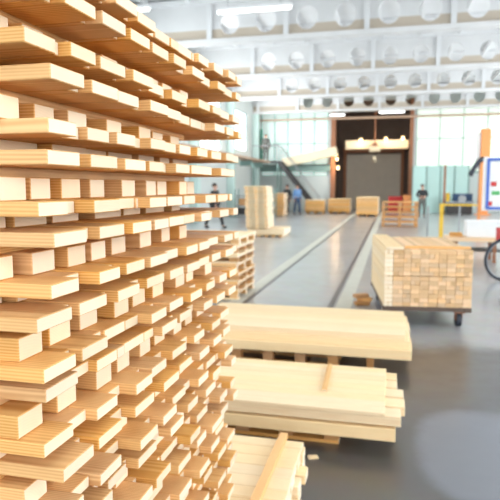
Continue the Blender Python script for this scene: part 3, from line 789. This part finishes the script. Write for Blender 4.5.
# yellow barrier
p = gp(440.5, 241); q = yp(479, 204, p.y)
BR = empty('barrier', (p.x, p.y, 0), label='yellow steel safety barrier with thick left post', cat='barrier')
hz = yp(440, 203.5, p.y).z
wv = q.x - p.x
MB().box((0, 0, hz / 2), (.11, .11, hz)).box((0, 0, .01), (.25, .25, .02)).build('post', M['yellow'], BR)
MB().box((wv / 2 - .02, 0, hz - .04), (wv + .04, .05, .05)).build('rail', M['yellow'], BR)
MB().box((wv, 0, hz / 2), (.07, .09, hz)).build('post', M['orange'], BR)
for (px, pyb) in ((427, 240), (458.5, 236)):
    s_ = gp(px, pyb); zt_ = yp(px, 206, s_.y).z
    MB().tube((s_.x, s_.y, 0), (s_.x, s_.y, zt_), .028).tube((s_.x, s_.y, 0), (s_.x, s_.y, .015), .12, n=16).build('bollard', M['grey_steel'], label='slim grey post standing %s the yellow barrier post' % ('left of' if px < 440 else 'right of'), cat='post')
# reddish slim column behind
s_ = gp(443.5, 214); zt_ = yp(443.5, 165, s_.y).z
MB().tube((s_.x, s_.y, 0), (s_.x, s_.y, zt_), .07).build('slim_column', M['brown_paint'], label='slim reddish upright pipe left of the low machine', cat='pipe')
# orange machine tower with black hose
a = gp(481, 215); top = yp(486, 129, a.y)
OT = empty('dust_tower', (top.x, a.y, 0), label='tall orange tower with a black hose behind the notice board', cat='machine')
MB().box((0, 0, top.z / 2), (.50, .5, top.z)).box((0, 0, .03), (.8, .8, .06)).build('tower', M['orange'], OT)
MB().box((-.36, .1, top.z * .75), (.2, .4, top.z * .42)).build('side_panel', M['white_paint'], OT)
ps = []
for t in range(9):
    u = t / 8; pp = yp(484 - 14 * u, 160 + 0, a.y); ps.append((pp.x - top.x, -.3, yp(480, 159 + 17 * u * u, a.y).z))
MB().path(ps, .13, 10).build('hose', M['rubber'], OT, True)
# notice board with blue frame
YN = 8.2
a = yp(484, 157, YN); b = yp(516, 211, YN)
NB = empty('notice_board', ((a.x + b.x) / 2, YN, 0), -.05, label='white notice board in a blue frame at the right edge', cat='notice board')
w = b.x - a.x; h = a.z - b.z; zc = (a.z + b.z) / 2
box('panel', (0, 0, zc), (w, .05, h), M['white_paint'], NB, bev=.004)
fw = .035
MB().box((0.03, -.03, a.z - fw), (w - .06, .03, fw)).box((0.03, -.03, b.z + fw), (w - .06, .03, fw)).box((-w / 2 + .06, -.03, zc), (fw, .03, h - .05)).box((w / 2 - .02, -.03, zc), (fw, .03, h - .05)).build('frame', M['blue'], NB)
for i, (ux, uz, sw, sh, mm) in enumerate(((-.1, .22, .12, .16, 'paper'), (.06, .2, .1, .14, 'paper'), (-.08, .0, .07, .06, 'red'), (.02, .02, .12, .15, 'paper'), (-.05, -.12, .10, .05, 'green'), (-.12, -.26, .06, .06, 'red'), (.08, -.22, .12, .13, 'paper'))):
    box('notice', (ux, -.029, zc + uz), (sw, .004, sh), M[mm], NB, bev=0)
for s_ in (.12, w / 2 - .03):
    MB().box((s_, .05, zc / 2 + .1), (.04, .04, zc + .2)).box((s_, 0, .02), (.05, .6, .04)).build('leg', M['grey_steel'], NB)
# work bench with white box
p0 = gp(446, 262); p1 = yp(506, 240, p0.y)
hz = yp(470, 238, p0.y).z
WB = empty('workbench', ((p0.x + p1.x) / 2, p0.y + .4, 0), label='wooden workbench beneath the white box at the right', cat='workbench')
w = p1.x - p0.x
box('top', (0, 0, hz - .04), (w, .8, .08), M['pine_end'], WB)
for sx in (-1, 1):
    for sy in (-1, 1): box('leg', (sx * (w / 2 - .2), sy * .3, (hz - .08) / 2), (.07, .07, hz - .08), M['brown_paint'], WB)
box('shelf', (0.1, 0, .25), (w - .3, .6, .04), M['dark_steel'], WB)
wa = yp(466, 232, p0.y + .3); wt = yp(466, 218, p0.y + .3)
box('white_box', (wa.x + .45, p0.y + .45, hz + (wt.z - wa.z + .05) / 2), (.9, .5, wt.z - wa.z + .05), M['white_paint'], bev=.01, label='plain white box on the workbench at the right', cat='box')
for i, (dx, dy, rz, L) in enumerate(((.2, -.1, .3, .3), (.2, -.08, -.4, .28), (.2, -.1, .1, .25))):
    box('wood_scrap', (p0.x + dx, p0.y + .35 + dy, hz + .02 + .032 * i), (L, .07, .03), M['pine_brown' if i % 2 else 'pine'], rot=(0, 0, rz), label='%s wood scrap on the left end of the workbench' % ('light lower', 'brown middle', 'light upper')[i], cat='wood scrap')
# bicycle
bc = gp(503.5, 281)
BK = empty('bicycle', (bc.x, bc.y, 0), .35, label='dark bicycle at the right edge with only its wheel in view', cat='bicycle')
Rw = .37
for x in (.0, 1.05):
    t = MB().torus((x, 0, Rw), Rw - .025, .025, 'Y').build('tyre', M['rubber'], BK, True)
    sp = MB().torus((x, 0, Rw), Rw - .055, .010, 'Y', k=6)
    for i in range(14):
        an = i * 2 * PI / 14; sp.tube((x, 0, Rw), (x + (Rw - .06) * math.cos(an), 0, Rw + (Rw - .06) * math.sin(an)), .003, n=5)
    sp.build('spoked_rim', M['grey_steel'], t)
MB().path([(0, 0, Rw), (.12, 0, .85), (.62, 0, .80), (.48, 0, .30), (.15, 0, .72)], .018).path([(.62, 0, .80), (1.05, 0, Rw), (.48, 0, .30)], .014).build('frame', M['blue'], BK, True)
MB().path([(.12, 0, .85), (.14, 0, 1.0), (.10, -.28, 1.02)], .013).path([(.14, 0, 1.0), (.10, .28, 1.02)], .013).build('handlebar', M['dark_steel'], BK, True)
MB().box((.66, 0, .93), (.25, .13, .06)).tube((.62, 0, .8), (.65, 0, .92), .013).build('saddle', M['rubber'], BK)
MB().box((.02, 0, .80), (.22, .3, .22)).build('basket', M['red'], BK)

# shelving at the far left, seen through the stack
a = gp(205, 217); a.x = XL + .95
SH = empty('shelf_rack', (a.x + .9, a.y + .4, 0), label='dark storage rack against the left wall behind the walking person', cat='rack')
for i, z in enumerate((.12, .62, 1.12)): box('shelf', (0, 0, z), (2.1, .7, .05), M['grey_steel'], SH)
for sx in (-1, 1):
    for sy in (-1, 1): box('post', (sx * 1.03, sy * .34, .75), (.06, .06, 1.5), M['green_metal'], SH)
for i, (x, z, m) in enumerate(((-.7, .145, 'dark_steel'), (.0, .145, 'grey_cloth'), (.65, .145, 'pine'), (-.6, .645, 'pine_brown'), (.2, .645, 'dark_steel'))):
    o = box('storage_box', (a.x + .9 + x, a.y + .4, z + .171), (.5, .5, .34), M[m], bev=.01,
        label='%s storage box on the %s shelf of the dark rack' % (('black', 'grey', 'pine', 'brown', 'black')[i], 'bottom' if z < .5 else 'middle'), cat='box')

# ------------------------------------------------------------------ daylight
def area(name, loc, rot, sx, sy, e, col=(1, 1, 1)):
    l = bpy.data.lights.new(name, 'AREA'); l.shape = 'RECTANGLE'; l.size = sx; l.size_y = sy; l.energy = e; l.color = col
    o = bpy.data.objects.new(name, l); COL.objects.link(o); o.location = loc; o.rotation_euler = rot
    return o
# one light per window bay, just inside the panes
for h in hr:
    area('window_daylight', (XR - .03, (h[0] + h[1]) / 2, 3.7), (0, PI / 2, 0), 4.4, 4.4, 380 + 270 * max(0, min(1, (h[0] - 5) / 9)), (.97, .99, 1))
for h in hl:
    area('window_daylight', (XL + .03, (h[0] + h[1]) / 2, (h[2] + h[3]) / 2), (0, -PI / 2, 0), h[3] - h[2] - .2, h[1] - h[0] - .2, 80 + 20 * max(0, h[0]), (.93, .98, 1))
for h in hb:
    area('window_daylight', ((h[0] + h[1]) / 2, YF + .03, 3.8), (PI / 2, 0, 0), 3.2, 4.5, 220, (1, .99, .97))
# unseen skylight panes added under the uncut slab to light the tops from above
for i, y in enumerate((-3.0, 3.5)):
    win_n[0] += 1
    r_ = empty('window_%d' % win_n[0], (0, y, ZC - .22), kind='structure')
    fr = MB()
    for u in (-3.0, -1.0, 1.0, 3.0): fr.box((u, 0, 0), (.08, 1.7, .1))
    for u in (-.82, .82): fr.box((0, u, 0), (6.1, .08, .1))
    fr.build('window_frame', M['white_paint'], r_); MB().box((0, 0, .01), (6.0, 1.62, .02)).build('pane', M['glass_white'], r_)
    area('added_top_light', (0, y, ZC - .26), (0, 0, 0), 5.9, 1.5, 150, (.97, .99, 1))
w = bpy.data.worlds.new('world'); sc.world = w; w.use_nodes = True
bg = w.node_tree.nodes['Background']; sky = w.node_tree.nodes.new('ShaderNodeTexSky'); sky.sky_type = 'HOSEK_WILKIE'
w.node_tree.links.new(sky.outputs[0], bg.inputs[0]); bg.inputs[1].default_value = 1.0

vs = sc.view_settings; vs.view_transform = 'Standard'; vs.look = 'None'; vs.gamma = 1; vs.use_curve_mapping = False
vs.exposure = -0.82
